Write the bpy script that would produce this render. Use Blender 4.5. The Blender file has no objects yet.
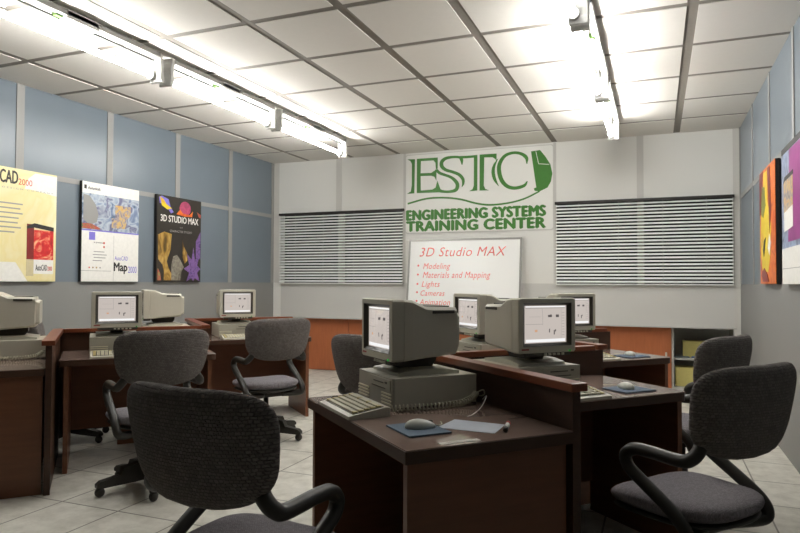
import bpy, bmesh, math, random
from mathutils import Vector, Matrix
random.seed(7)
S = bpy.context.scene
COL = S.collection
R = math.radians

# ---------------------------------------------------------------- camera, world, exposure
H = 1.25
cam_data = bpy.data.cameras.new('camera')
cam_data.sensor_width = 36.0
cam_data.lens = 644.0 / 800.0 * 36.0
cam_data.clip_start = 0.05
camera = bpy.data.objects.new('camera', cam_data)
COL.objects.link(camera)
camera.location = (0, 0, H)
camera.rotation_euler = (Matrix.Rotation(math.atan(257 / 644), 3, 'Z') @ Matrix.Rotation(R(90 + 1.467), 3, 'X') @ Matrix.Rotation(R(0.2), 3, 'Z')).to_euler()
S.camera = camera
world = bpy.data.worlds.new('world')
S.world = world
world.use_nodes = True
world.node_tree.nodes['Background'].inputs[0].default_value = (0.8, 0.85, 1, 1)
world.node_tree.nodes['Background'].inputs[1].default_value = 0.0
S.view_settings.view_transform = 'Standard'
S.view_settings.look = 'None'
S.view_settings.gamma = 1.0
S.view_settings.exposure = 0.0
S.view_settings.use_curve_mapping = False
TUBE_STRENGTH = 114.0

# ---------------------------------------------------------------- materials
def srgb(r, g, b):
    f = lambda c: (c / 255 / 12.92) if c / 255 <= 0.04045 else ((c / 255 + 0.055) / 1.055) ** 2.4
    return (f(r), f(g), f(b), 1)

def mat(name, col, rough=0.5, metal=0.0, emit=None, strength=0.0, spec=0.5, noise=0.04, scale=30.0):
    m = bpy.data.materials.new(name)
    m.use_nodes = True
    nt = m.node_tree
    b = nt.nodes['Principled BSDF']
    b.inputs['Roughness'].default_value = rough
    b.inputs['Metallic'].default_value = metal
    b.inputs['Specular IOR Level'].default_value = spec
    if emit:
        b.inputs['Base Color'].default_value = (0.02, 0.02, 0.02, 1)
        b.inputs['Emission Color'].default_value = emit
        b.inputs['Emission Strength'].default_value = strength
        return m
    tc = nt.nodes.new('ShaderNodeTexCoord')
    nz = nt.nodes.new('ShaderNodeTexNoise')
    nz.inputs['Scale'].default_value = scale
    nz.inputs['Detail'].default_value = 3
    nt.links.new(tc.outputs['Object'], nz.inputs['Vector'])
    cr = nt.nodes.new('ShaderNodeValToRGB')
    cr.color_ramp.elements[0].position = 0.3
    cr.color_ramp.elements[1].position = 0.7
    lo = tuple(c * (1 - noise) for c in col[:3]) + (1,)
    hi = tuple(min(1, c * (1 + noise)) for c in col[:3]) + (1,)
    cr.color_ramp.elements[0].color = lo
    cr.color_ramp.elements[1].color = hi
    nt.links.new(nz.outputs['Fac'], cr.inputs['Fac'])
    nt.links.new(cr.outputs['Color'], b.inputs['Base Color'])
    return m

def wood(name, c1, c2, rough=0.4, sc=(3, 3, 28), spec=0.4):
    m = mat(name, c1, rough, spec=spec)
    nt = m.node_tree
    b = nt.nodes['Principled BSDF']
    nz = [n for n in nt.nodes if n.type == 'TEX_NOISE'][0]
    tc = [n for n in nt.nodes if n.type == 'TEX_COORD'][0]
    cr = [n for n in nt.nodes if n.type == 'VALTORGB'][0]
    mp = nt.nodes.new('ShaderNodeMapping')
    mp.inputs['Scale'].default_value = sc
    nt.links.new(tc.outputs['Object'], mp.inputs['Vector'])
    nt.links.new(mp.outputs['Vector'], nz.inputs['Vector'])
    nz.inputs['Scale'].default_value = 1.5
    nz.inputs['Detail'].default_value = 6
    cr.color_ramp.elements[0].color = c1
    cr.color_ramp.elements[1].color = c2
    return m

def fabric(name, c1, c2, axes, bw, rh, dist=0.9):
    m = bpy.data.materials.new(name)
    m.use_nodes = True
    nt = m.node_tree
    N = nt.nodes.new
    L = nt.links.new
    b = nt.nodes['Principled BSDF']
    b.inputs['Roughness'].default_value = 0.95
    b.inputs['Specular IOR Level'].default_value = 0.15
    tc = N('ShaderNodeTexCoord')
    sp = N('ShaderNodeSeparateXYZ')
    L(tc.outputs['Object'], sp.inputs[0])
    cb = N('ShaderNodeCombineXYZ')
    L(sp.outputs[axes[0]], cb.inputs[0])
    L(sp.outputs[axes[1]], cb.inputs[1])
    nz = N('ShaderNodeTexNoise')
    nz.inputs['Scale'].default_value = 60
    L(tc.outputs['Object'], nz.inputs['Vector'])
    vm = N('ShaderNodeVectorMath')
    vm.operation = 'MULTIPLY_ADD'
    vm.inputs[1].default_value = (0.012, 0.009, 0)
    L(nz.outputs['Color'], vm.inputs[0])
    L(cb.outputs[0], vm.inputs[2])
    br = N('ShaderNodeTexBrick')
    br.inputs['Scale'].default_value = 1
    br.inputs['Brick Width'].default_value = bw
    br.inputs['Row Height'].default_value = rh
    br.inputs['Mortar Size'].default_value = rh * 0.18
    br.inputs['Mortar Smooth'].default_value = 1.0
    br.inputs['Color1'].default_value = c1
    br.inputs['Color2'].default_value = c2
    br.inputs['Mortar'].default_value = tuple(c * 0.55 for c in c1[:3]) + (1,)
    L(vm.outputs[0], br.inputs['Vector'])
    L(br.outputs['Color'], b.inputs['Base Color'])
    bp = N('ShaderNodeBump')
    bp.invert = True
    bp.inputs['Strength'].default_value = dist
    bp.inputs['Distance'].default_value = 0.006
    L(br.outputs['Fac'], bp.inputs['Height'])
    L(bp.outputs[0], b.inputs['Normal'])
    return m

def art(name, cols, scale, rough=0.35, distort=1.5, stretch=(1, 1, 1)):
    m = mat(name, cols[0], rough)
    nt = m.node_tree
    nz = [n for n in nt.nodes if n.type == 'TEX_NOISE'][0]
    tc = [n for n in nt.nodes if n.type == 'TEX_COORD'][0]
    cr = [n for n in nt.nodes if n.type == 'VALTORGB'][0]
    mp = nt.nodes.new('ShaderNodeMapping')
    mp.inputs['Scale'].default_value = stretch
    nt.links.new(tc.outputs['Object'], mp.inputs['Vector'])
    nt.links.new(mp.outputs['Vector'], nz.inputs['Vector'])
    nz.inputs['Scale'].default_value = scale
    nz.inputs['Distortion'].default_value = distort
    n = len(cols)
    cr.color_ramp.elements[0].position = 0.28
    cr.color_ramp.elements[0].color = cols[0]
    cr.color_ramp.elements[1].position = 0.72
    cr.color_ramp.elements[1].color = cols[-1]
    for i in range(1, n - 1):
        e = cr.color_ramp.elements.new(0.28 + 0.44 * i / (n - 1))
        e.color = cols[i]
    return m

M = {}
M['wall'] = mat('painted_wall_panel', srgb(226, 225, 220), 0.6, noise=0.008, scale=2)
M['wall_strip'] = mat('grey_wall_strip', srgb(204, 202, 197), 0.5, noise=0.01)
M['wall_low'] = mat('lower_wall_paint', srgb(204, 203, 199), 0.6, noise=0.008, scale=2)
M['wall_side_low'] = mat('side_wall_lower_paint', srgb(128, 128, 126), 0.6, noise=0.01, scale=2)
M['blue'] = mat('blue_grey_panel', srgb(106, 116, 125), 0.3, noise=0.03, scale=2)
M['bluestrip'] = mat('pale_panel_strip', srgb(142, 141, 138), 0.5, noise=0.01)
M['wall_front'] = mat('dim_wall_paint', srgb(48, 46, 42), 0.8)
M['tile'] = mat('ceiling_tile', srgb(216, 212, 205), 0.85, noise=0.01, scale=20)
M['grid'] = mat('ceiling_grid_grey', srgb(126, 120, 112), 0.7)
M['wood'] = wood('reddish_wood_laminate', srgb(106, 67, 45), srgb(116, 74, 50))
M['wooddark'] = wood('dark_wood_laminate', srgb(62, 39, 25), srgb(70, 44, 28), 0.45)
M['modesty'] = wood('grey_brown_board', srgb(104, 64, 42), srgb(114, 70, 46), 0.6)
M['cabinet'] = wood('cabinet_veneer', srgb(166, 98, 62), srgb(178, 106, 68), 0.35, (28, 3, 3))
M['cap'] = wood('polished_wood_cap', srgb(112, 58, 34), srgb(124, 66, 40), 0.3, (3, 3, 10))
M['desktop'] = wood('glossy_desk_laminate', srgb(134, 114, 104), srgb(140, 120, 110), 0.06, (10, 2, 10), 0.8)
M['beige'] = mat('beige_plastic', srgb(190, 186, 170), 0.45, noise=0.01)
M['beige2'] = mat('grey_beige_plastic', srgb(158, 154, 140), 0.5, noise=0.01)
M['recess'] = mat('dark_bezel_plastic', srgb(62, 58, 50), 0.4)
M['black'] = mat('black_plastic', srgb(38, 35, 28), 0.45)
M['key'] = mat('ivory_key', srgb(214, 208, 184), 0.5)
M['keyy'] = mat('yellowed_key', srgb(196, 182, 130), 0.5)
M['screen'] = mat('lit_screen', None, 0.1, emit=srgb(222, 211, 203), strength=0.76)
M['sline'] = mat('screen_lines', None, 0.2, emit=srgb(176, 168, 164), strength=0.72)
M['sdark'] = mat('screen_marks', None, 0.2, emit=srgb(96, 90, 90), strength=0.8)
M['sbright'] = mat('screen_bar', None, 0.2, emit=srgb(250, 250, 250), strength=0.95)
M['sorange'] = mat('screen_orange_mark', None, 0.2, emit=srgb(226, 176, 140), strength=0.8)
M['green'] = mat('green_power_light', None, 0.2, emit=(0.05, 0.6, 0.08, 1), strength=0.45)
M['redmark'] = mat('red_badge', srgb(150, 50, 48), 0.5)
M['tube'] = mat('fluorescent_tube_glass', None, 0.2, emit=(1.0, 0.99, 0.955, 1), strength=TUBE_STRENGTH)
M['tubedim'] = mat('weak_tube_glass', None, 0.2, emit=(1.0, 0.99, 0.955, 1), strength=TUBE_STRENGTH * 0.3)
M['rod'] = mat('dark_fixture_rod', srgb(50, 50, 48), 0.5)
M['white'] = mat('white_enamel', srgb(186, 186, 182), 0.4)
M['railgrey'] = mat('grey_fixture_rail', srgb(112, 112, 108), 0.5)
M['lgreen'] = mat('green_terminal', srgb(62, 96, 30), 0.5)
M['signwhite'] = mat('sign_board_white', srgb(233, 232, 227), 0.5, noise=0.006)
M['signgreen'] = mat('sign_green', srgb(62, 122, 44), 0.5)
M['wboard'] = mat('whiteboard_gloss', srgb(250, 250, 248), 0.25, noise=0.003)
M['alu'] = mat('brushed_aluminium', srgb(150, 149, 145), 0.4, 0.6)
M['redpen'] = mat('red_marker_ink', srgb(240, 118, 112), 0.6)
M['slat'] = mat('blind_slat_white', srgb(242, 244, 241), 0.35, noise=0.005)
M['slatcord'] = mat('blind_cord', srgb(210, 212, 206), 0.7)
M['rail'] = mat('dark_head_rail', srgb(34, 30, 26), 0.5)
M['night'] = mat('dark_window_glass', srgb(40, 42, 40), 0.15)
M['fabback'] = fabric('ribbed_grey_fabric', srgb(134, 128, 124), srgb(112, 106, 102), ('X', 'Z'), 0.012, 0.0098, 1.0)
M['fabseat'] = fabric('woven_grey_fabric', srgb(150, 145, 150), srgb(130, 125, 130), ('X', 'Y'), 0.009, 0.0055, 0.7)
M['pad'] = mat('blue_mouse_pad', srgb(78, 96, 114), 0.8)
M['paper'] = mat('blue_white_paper', srgb(186, 192, 202), 0.8)
M['label'] = mat('white_sticker', srgb(206, 200, 190), 0.6)
M['cord'] = mat('coiled_cord_beige', srgb(176, 172, 150), 0.5)
M['mousepl'] = mat('pale_mouse_plastic', srgb(205, 206, 196), 0.35)
M['penred'] = mat('red_pen_cap', srgb(196, 44, 40), 0.4)
M['penwhite'] = mat('white_pen_barrel', srgb(226, 224, 218), 0.4)
M['shelfgrey'] = mat('grey_shelf_laminate', srgb(170, 171, 165), 0.5)
M['boxyellow'] = mat('olive_box_card', srgb(206, 194, 120), 0.8)
M['bookblue'] = mat('blue_booklet', srgb(96, 116, 160), 0.6)
M['bookgrey'] = mat('slate_booklet', srgb(96, 104, 110), 0.6)
M['bookgreen'] = mat('pale_green_booklet', srgb(150, 156, 120), 0.6)
M['handle'] = mat('pale_metal_handle', srgb(206, 204, 190), 0.3, 0.3)
M['pblack'] = mat('print_black', srgb(28, 26, 24), 0.5)
M['pred'] = mat('print_red', srgb(200, 70, 50), 0.5)
M['pwhite'] = mat('print_white', srgb(232, 230, 224), 0.5)
M['pgrey'] = mat('print_grey', srgb(150, 148, 146), 0.5)
M['ppurple'] = mat('print_purple', srgb(120, 110, 200), 0.5)
M['pgold'] = mat('print_tan', srgb(200, 188, 150), 0.5)

# floor: axis aligned ceramic tiles
def floor_mat():
    m = mat('ceramic_floor_tiles', (0.5, 0.5, 0.5, 1), 0.45)
    nt = m.node_tree
    N = nt.nodes.new
    L = nt.links.new
    b = nt.nodes['Principled BSDF']
    g = N('ShaderNodeNewGeometry')
    mp = N('ShaderNodeMapping')
    mp.inputs['Location'].default_value = (3.152 + 0.4125 * 10, -2.725 + 0.49 * 20, 0)
    L(g.outputs['Position'], mp.inputs['Vector'])
    br = N('ShaderNodeTexBrick')
    br.offset = 0
    br.inputs['Scale'].default_value = 1
    br.inputs['Brick Width'].default_value = 0.4125
    br.inputs['Row Height'].default_value = 0.49
    br.inputs['Mortar Size'].default_value = 0.005
    br.inputs['Mortar Smooth'].default_value = 0.1
    br.inputs['Mortar'].default_value = srgb(128, 124, 116)
    L(mp.outputs[0], br.inputs['Vector'])
    nz = N('ShaderNodeTexNoise')
    nz.inputs['Scale'].default_value = 9
    nz.inputs['Detail'].default_value = 9
    nz.inputs['Roughness'].default_value = 0.65
    L(g.outputs['Position'], nz.inputs['Vector'])
    cr = N('ShaderNodeValToRGB')
    cr.color_ramp.elements[0].position = 0.32
    cr.color_ramp.elements[0].color = srgb(188, 184, 173)
    cr.color_ramp.elements[1].position = 0.62
    cr.color_ramp.elements[1].color = srgb(216, 213, 203)
    L(nz.outputs['Fac'], cr.inputs['Fac'])
    L(cr.outputs[0], br.inputs['Color1'])
    L(cr.outputs[0], br.inputs['Color2'])
    L(br.outputs['Color'], b.inputs['Base Color'])
    bp = N('ShaderNodeBump')
    bp.invert = True
    bp.inputs['Distance'].default_value = 0.002
    L(br.outputs['Fac'], bp.inputs['Height'])
    L(bp.outputs[0], b.inputs['Normal'])
    return m
M['floor'] = floor_mat()
M['mullion'] = mat('grey_window_mullion', srgb(150, 144, 138), 0.6)

# ---------------------------------------------------------------- mesh helpers
def box(bm, x0, x1, y0, y1, z0, z1, bev=0.0, mi=0):
    vs = [bm.verts.new(p) for p in [(x0, y0, z0), (x1, y0, z0), (x1, y1, z0), (x0, y1, z0),
                                    (x0, y0, z1), (x1, y0, z1), (x1, y1, z1), (x0, y1, z1)]]
    fs = [bm.faces.new([vs[i] for i in f]) for f in [(3, 2, 1, 0), (4, 5, 6, 7), (0, 1, 5, 4), (1, 2, 6, 5), (2, 3, 7, 6), (3, 0, 4, 7)]]
    for f in fs:
        f.material_index = mi
    if bev:
        es = list({e for f in fs for e in f.edges})
        bmesh.ops.bevel(bm, geom=es, offset=bev, segments=2, affect='EDGES', profile=0.7)
    return bm

def prism(bm, pts, z0, z1, axis='Z', mi=0):
    """extrude a 2D outline; axis Z: (x,y); X: (y,z); Y: (x,z)"""
    def P(p, t):
        return {'Z': (p[0], p[1], t), 'X': (t, p[0], p[1]), 'Y': (p[0], t, p[1])}[axis]
    a = [bm.verts.new(P(p, z0)) for p in pts]
    b = [bm.verts.new(P(p, z1)) for p in pts]
    n = len(pts)
    for i in range(n):
        bm.faces.new([a[i], a[(i + 1) % n], b[(i + 1) % n], b[i]]).material_index = mi
    bm.faces.new(a[::-1]).material_index = mi
    bm.faces.new(b).material_index = mi
    return bm

def tube(bm, pts, r, seg=10, mi=0):
    pts = [Vector(p) for p in pts]
    n = len(pts)
    rs = r if isinstance(r, (list, tuple)) else [r] * n
    prev = None
    rings = []
    for i, p in enumerate(pts):
        t = (pts[min(i + 1, n - 1)] - pts[max(i - 1, 0)]).normalized()
        if prev is None:
            u = t.orthogonal().normalized()
        else:
            u = (prev - t * prev.dot(t)).normalized()
        prev = u
        v = t.cross(u)
        rings.append([bm.verts.new(p + (u * math.cos(a) + v * math.sin(a)) * rs[i]) for a in [2 * math.pi * k / seg for k in range(seg)]])
    for i in range(n - 1):
        for k in range(seg):
            f = bm.faces.new([rings[i][k], rings[i][(k + 1) % seg], rings[i + 1][(k + 1) % seg], rings[i + 1][k]])
            f.smooth = True
            f.material_index = mi
    bm.faces.new(rings[0][::-1]).material_index = mi
    bm.faces.new(rings[-1]).material_index = mi
    return bm

def smooth_path(ctrl, n=8):
    """Catmull-Rom through control points"""
    c = [Vector(p) for p in ctrl]
    c = [c[0] * 2 - c[1]] + c + [c[-1] * 2 - c[-2]]
    out = []
    for i in range(1, len(c) - 2):
        for k in range(n):
            t = k / n
            a, b, d, e = c[i - 1], c[i], c[i + 1], c[i + 2]
            out.append(0.5 * ((2 * b) + (-a + d) * t + (2 * a - 5 * b + 4 * d - e) * t * t + (-a + 3 * b - 3 * d + e) * t ** 3))
    out.append(c[-2])
    return out

def obj(name, bm, m, parent=None, loc=(0, 0, 0), rot=(0, 0, 0), sm=False):
    me = bpy.data.meshes.new(name)
    bmesh.ops.recalc_face_normals(bm, faces=bm.faces[:])
    if sm:
        for f in bm.faces:
            f.smooth = True
    bm.to_mesh(me)
    bm.free()
    for mm in (m if isinstance(m, (list, tuple)) else [m]):
        me.materials.append(M[mm])
    o = bpy.data.objects.new(name, me)
    COL.objects.link(o)
    o.location = loc
    o.rotation_euler = rot
    if parent:
        o.parent = parent
    return o

def B():
    return bmesh.new()

def bx(name, m, parent, *dims, bev=0.0, **k):
    return obj(name, box(B(), *dims, bev=bev), m, parent, **k)

def thing(name, label, cat, loc=(0, 0, 0), rz=0.0, group=None, rot=None):
    o = bpy.data.objects.new(name, None)
    o.empty_display_size = 0.1
    COL.objects.link(o)
    o.location = loc
    o.rotation_euler = rot if rot else (0, 0, rz)
    tag(o, label, cat, group)
    return o

def tag(o, label, cat, group=None):
    o['label'] = label
    o['category'] = cat
    if group:
        o['group'] = group
    elif 'group' in o:
        del o['group']
    return o

def struct(o):
    o['kind'] = 'structure'
    return o

def children(o):
    return [c for c in bpy.data.objects if c.parent == o]

KIDS = {}
def copy_tree(o, parent=None):
    c = o.copy()
    COL.objects.link(c)
    if parent:
        c.parent = parent
    for ch in children(o):
        copy_tree(ch, c)
    return c

def place(o, loc, rz, label, cat=None, group=None):
    o.location = loc
    o.rotation_euler = (0, 0, rz)
    o['label'] = label
    if group:
        o['group'] = group
    return o

def text_mesh(name, s, rect, m, parent, to3d, bold=0.0, depth=0.0015, shear=0.0, spacing=1.0, thick=0.0):
    """write s so that it fills rect=(u0,u1,v0,v1); to3d maps (u,v,w) to parent space (w = out of the surface)"""
    cu = bpy.data.curves.new(name, 'FONT')
    cu.body = s
    cu.size = 1.0
    cu.offset = bold
    cu.shear = shear
    cu.space_character = spacing
    cu.resolution_u = 3
    tmp = bpy.data.objects.new(name + '_tmp', cu)
    COL.objects.link(tmp)
    bpy.context.view_layer.update()
    dg = bpy.context.evaluated_depsgraph_get()
    me = bpy.data.meshes.new_from_object(tmp.evaluated_get(dg))
    bpy.data.objects.remove(tmp)
    bpy.data.curves.remove(cu)
    xs = [v.co.x for v in me.vertices]
    ys = [v.co.y for v in me.vertices]
    x0, x1, y0, y1 = min(xs), max(xs), min(ys), max(ys)
    u0, u1, v0, v1 = rect
    bm = bmesh.new()
    bm.from_mesh(me)
    bpy.data.meshes.remove(me)
    for v in bm.verts:
        v.co = Vector((u0 + (v.co.x - x0) / (x1 - x0) * (u1 - u0), v0 + (v.co.y - y0) / (y1 - y0) * (v1 - v0), 0))
    geo = bmesh.ops.extrude_face_region(bm, geom=bm.faces[:])
    for v in [g for g in geo['geom'] if isinstance(g, bmesh.types.BMVert)]:
        v.co.z = depth
    if thick:
        base = bm.verts[:] + bm.edges[:] + bm.faces[:]
        for lev, (du, dv) in enumerate(((thick, 0), (-thick, 0), (0, thick), (0, -thick), (2 * thick, 0))):
            g = bmesh.ops.duplicate(bm, geom=base)['geom']
            for v in [q for q in g if isinstance(q, bmesh.types.BMVert)]:
                v.co += Vector((du, dv, 0))
                v.co.z *= 0.94 - 0.08 * lev
    for v in bm.verts:
        v.co = Vector(to3d(v.co.x, v.co.y, v.co.z))
    return obj(name, bm, m, parent)

# ================================================================ ROOM
XL, XR, YB, YF, CZ = -5.23, 0.872, 8.087, -2.2, 3.0
ZW = 1.25          # top of the lower wall band
ZC = 0.755         # top of the cabinet opening
struct(bx('floor', 'floor', None, XL - .1, XR + .1, YF - .1, YB + .75, -0.1, 0))
# ceiling: recessed grey grid with tiles standing proud of it
c = box(B(), XL - .1, XR + .1, YF - .1, YB + .15, CZ + 0.005, CZ + 0.12)
struct(obj('trim_1', c, 'grid'))
bm = B()
gx = [0.2203 - 0.6937 * k for k in range(-1, 10)]
gy = [7.400 - 0.7565 * k for k in range(-1, 15)]
for i in range(len(gx) - 1):
    x1 = min(gx[i] - 0.035, XR)
    x0 = max(gx[i + 1] + 0.035, XL)
    if x1 - x0 < .05:
        continue
    for j in range(len(gy) - 1):
        y1 = min(gy[j] - 0.031, YB)
        y0 = max(gy[j + 1] + 0.031, YF)
        if y1 - y0 < .05:
            continue
        box(bm, x0, x1, y0, y1, CZ, CZ + 0.02)
struct(obj('ceiling', bm, 'tile'))

# back wall with two window openings and a low cabinet opening
bm = B()
T = YB + 0.12
WZ = 2.235
box(bm, XL, -5.10, YB, T, ZC, CZ + 0.02)
box(bm, -3.19, -1.16, YB, T, ZW, CZ + 0.02)
box(bm, 0.80, XR, YB, T, ZW, CZ + 0.02)
box(bm, 0.825, XR, YB, T, 0, ZW)
box(bm, XL, -5.15, YB, T, 0, ZC)
box(bm, -5.10, -3.19, YB, T, WZ, CZ + 0.02)
box(bm, -1.16, 0.80, YB, T, WZ, CZ + 0.02)
struct(obj('wall_back', bm, 'wall'))
struct(bx('trim_2', 'wall_low', None, -5.10, 0.825, YB + 0.001, T, ZC, ZW))
n = 3
for x0, x1 in [(-4.20, -4.11), (-0.215, -0.14)]:
    struct(bx('trim_%d' % n, 'wall_strip', None, x0, x1, YB - 0.004, YB + 0.001, WZ, CZ)); n += 1
    struct(bx('trim_%d' % n, 'mullion', None, x0, x1, YB + 0.07, YB + 0.10, ZW, WZ))
    n += 1
for x0, x1 in [(XL, -5.135), (-3.18, -3.145), (-1.185, -1.15), (0.80, XR)]:
    struct(bx('trim_%d' % n, 'wall_strip', None, x0, x1, YB - 0.003, YB + .001, ZW if x1 < .85 else 0, CZ))
    n += 1
struct(bx('trim_%d' % n, 'white', None, -5.15, 0.825, YB - 0.006, YB + 0.01, ZC - 0.012, ZC + 0.004)); n += 1
for k, (x0, x1) in enumerate([(-5.10, -3.17), (-1.165, 0.81)]):
    w = thing('window_%d' % (k + 1), 'x', 'window')
    for key in ('label', 'category'):
        del w[key]
    struct(w)
    bx('glass_pane', 'night', w, x0, x1, YB + 0.10, YB + 0.11, ZW, WZ + 0.01)
# recess behind the cabinets
struct(bx('trim_%d' % n, 'wall_low', None, XL, XR, YB + 0.66, YB + 0.70, 0, 0.9)); n += 1

# left wall
struct(bx('wall_left', 'blue', None, XL - 0.1, XL, YF, YB + 0.12, ZW, CZ + 0.02))
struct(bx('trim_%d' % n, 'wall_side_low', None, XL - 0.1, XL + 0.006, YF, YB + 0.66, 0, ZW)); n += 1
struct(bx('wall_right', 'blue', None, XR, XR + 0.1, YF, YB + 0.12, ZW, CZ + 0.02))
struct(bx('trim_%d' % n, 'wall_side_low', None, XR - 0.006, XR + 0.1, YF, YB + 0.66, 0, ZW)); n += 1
for side, xw, s in (('l', XL, 1), ('r', XR, -1)):
    for k in range(-6, 5):
        y = 4.015 + 1.01 * k
        if y < YF:
            continue
        hw = 0.038 if s > 0 else 0.028
        a, b_ = sorted((xw - s * .001, xw + s * 0.008))
        struct(bx('trim_%d' % n, 'bluestrip', None, a, b_, y - hw, y + hw, ZW, CZ)); n += 1
    a, b_ = sorted((xw - s * .001, xw + s * 0.006))
    struct(bx('trim_%d' % n, 'bluestrip', None, a, b_, YF, YB, 2.195, 2.245)); n += 1
struct(bx('wall_front', 'wall_front', None, XL - .1, XR + .1, YF - 0.1, YF, 0, CZ + .02))

# ================================================================ BLINDS
def blind(x0, x1, label):
    t = thing('window_blind', label, 'window blind', ((x0 + x1) / 2, YB - 0.035, 0), 0, 'venetian blinds on the back wall')
    w = (x1 - x0) / 2
    bx('head_rail', 'rail', t, -w - 0.012, w + 0.012, -0.022, 0.03, 2.222, 2.252)
    bm = B()
    z = 2.20
    sw, th = 0.0165, R(42)
    while z > 1.275:
        dy, dz = sw * math.cos(th), sw * math.sin(th)
        ny, nz = -math.sin(th) * 0.0008, math.cos(th) * 0.0008
        # gently cambered slat: three facets across
        prev = None
        prof = []
        for q in (-1, -0.35, 0.35, 1):
            cam_ = 0.0028 * (1 - q * q)
            prof.append((q * dy - math.sin(th) * cam_, z + q * dz + math.cos(th) * cam_))
        pts = prof + [(p[0] - ny, p[1] - nz) for p in prof[::-1]]
        prism(bm, pts, -w, w, 'X')
        z -= 0.0402
    sl = obj('slats', bm, 'slat', t)
    bx('bottom_rail', 'slat', t, -w, w, -0.016, 0.012, 1.236, 1.25)
    for f in (-0.72, -0.25, 0.25, 0.72):
        obj('ladder_cord', tube(B(), [(w * f, -0.021, 2.225), (w * f, -0.021, 1.245)], 0.0014, 5), 'slatcord', t)
    return t
blind(-5.095, -3.175, 'white venetian blind on the back wall, left of the green logo sign')
blind(-1.150, 0.797, 'white venetian blind on the back wall, right of the green logo sign')

# ================================================================ CABINETS under the back wall
def cabinet(x0, x1, label, handle=True):
    y0 = YB + 0.105
    t = thing('low_cabinet', label, 'cabinet', ((x0 + x1) / 2, y0, 0), 0, 'wooden cabinets along the back wall')
    w = (x1 - x0) / 2
    bx('body', 'cabinet', t, -w, w, 0.02, 0.5, 0.0, 0.752)
    bx('door', 'cabinet', t, -w + 0.003, w - 0.003, 0.0, 0.019, 0.012, 0.75)
    if handle:
        d = children(t)[-1]
        bm = box(B(), w - 0.070, w - 0.048, -0.028, -0.018, 0.28, 0.45, bev=0.003)
        box(bm, w - 0.068, w - 0.056, -0.02, 0.001, 0.295, 0.307)
        box(bm, w - 0.068, w - 0.056, -0.02, 0.001, 0.423, 0.435)
        obj('handle', bm, 'handle', d)
    return t
cabinet(-5.15, -4.05, 'reddish wooden cabinet at the left corner of the back wall', False)
cabinet(-4.05, -1.0, 'long reddish wooden cabinet from below the left blind to behind the whiteboard', False)
cabinet(-1.0, 0.153, 'wooden cabinet with a pale vertical handle next to the open grey shelves')
sh = thing('open_shelf_unit', 'open grey shelf unit at the right end of the back wall', 'shelf unit', (0.489, YB + 0.105, 0))
bx('side_panel', 'shelfgrey', sh, -0.334, -0.310, 0, 0.45, 0, 0.752)
bx('side_panel', 'shelfgrey', sh, 0.310, 0.334, 0, 0.45, 0, 0.752)
bx('back_panel', 'shelfgrey', sh, -0.310, 0.310, 0.43, 0.45, 0, 0.752)
bx('shelf', 'shelfgrey', sh, -0.310, 0.310, 0.02, 0.43, 0.365, 0.385)
bx('bottom_board', 'shelfgrey', sh, -0.310, 0.310, 0.0, 0.43, 0.0, 0.05)
def simple(name, m, label, cat, dims, loc, rz=0, group=None, bev=0.002):
    o = obj(name, box(B(), *dims, bev=bev), m, None, loc, (0, 0, rz))
    return tag(o, label, cat, group)
G = 'storage boxes on the grey shelves'
simple('storage_box', 'boxyellow', 'olive yellow box on the upper shelf of the grey unit', 'box', (-0.19, 0.19, 0, 0.16, 0, 0.19), (0.47, YB + 0.27, 0.385), 0, G)
simple('storage_box', 'boxyellow', 'olive yellow box on the bottom board of the grey unit', 'box', (-0.15, 0.15, 0, 0.2, 0, 0.22), (0.345, YB + 0.2, 0.05), 0, G)
G = 'booklets lying on the shelf'
simple('booklet', 'bookgrey', 'slate booklet lying at the left end of the shelf', 'book', (-0.08, 0.08, 0, 0.11, 0, 0.012), (0.27, YB + 0.18, 0.385), R(8), G)
simple('booklet', 'bookblue', 'blue booklet lying in the middle of the shelf', 'book', (-0.075, 0.075, 0, 0.11, 0, 0.016), (0.44, YB + 0.18, 0.385), R(-10), G)
simple('booklet', 'bookgreen', 'pale green booklet lying right of the blue one on the shelf', 'book', (-0.075, 0.075, 0, 0.10, 0, 0.012), (0.62, YB + 0.18, 0.385), R(12), G)

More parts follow.
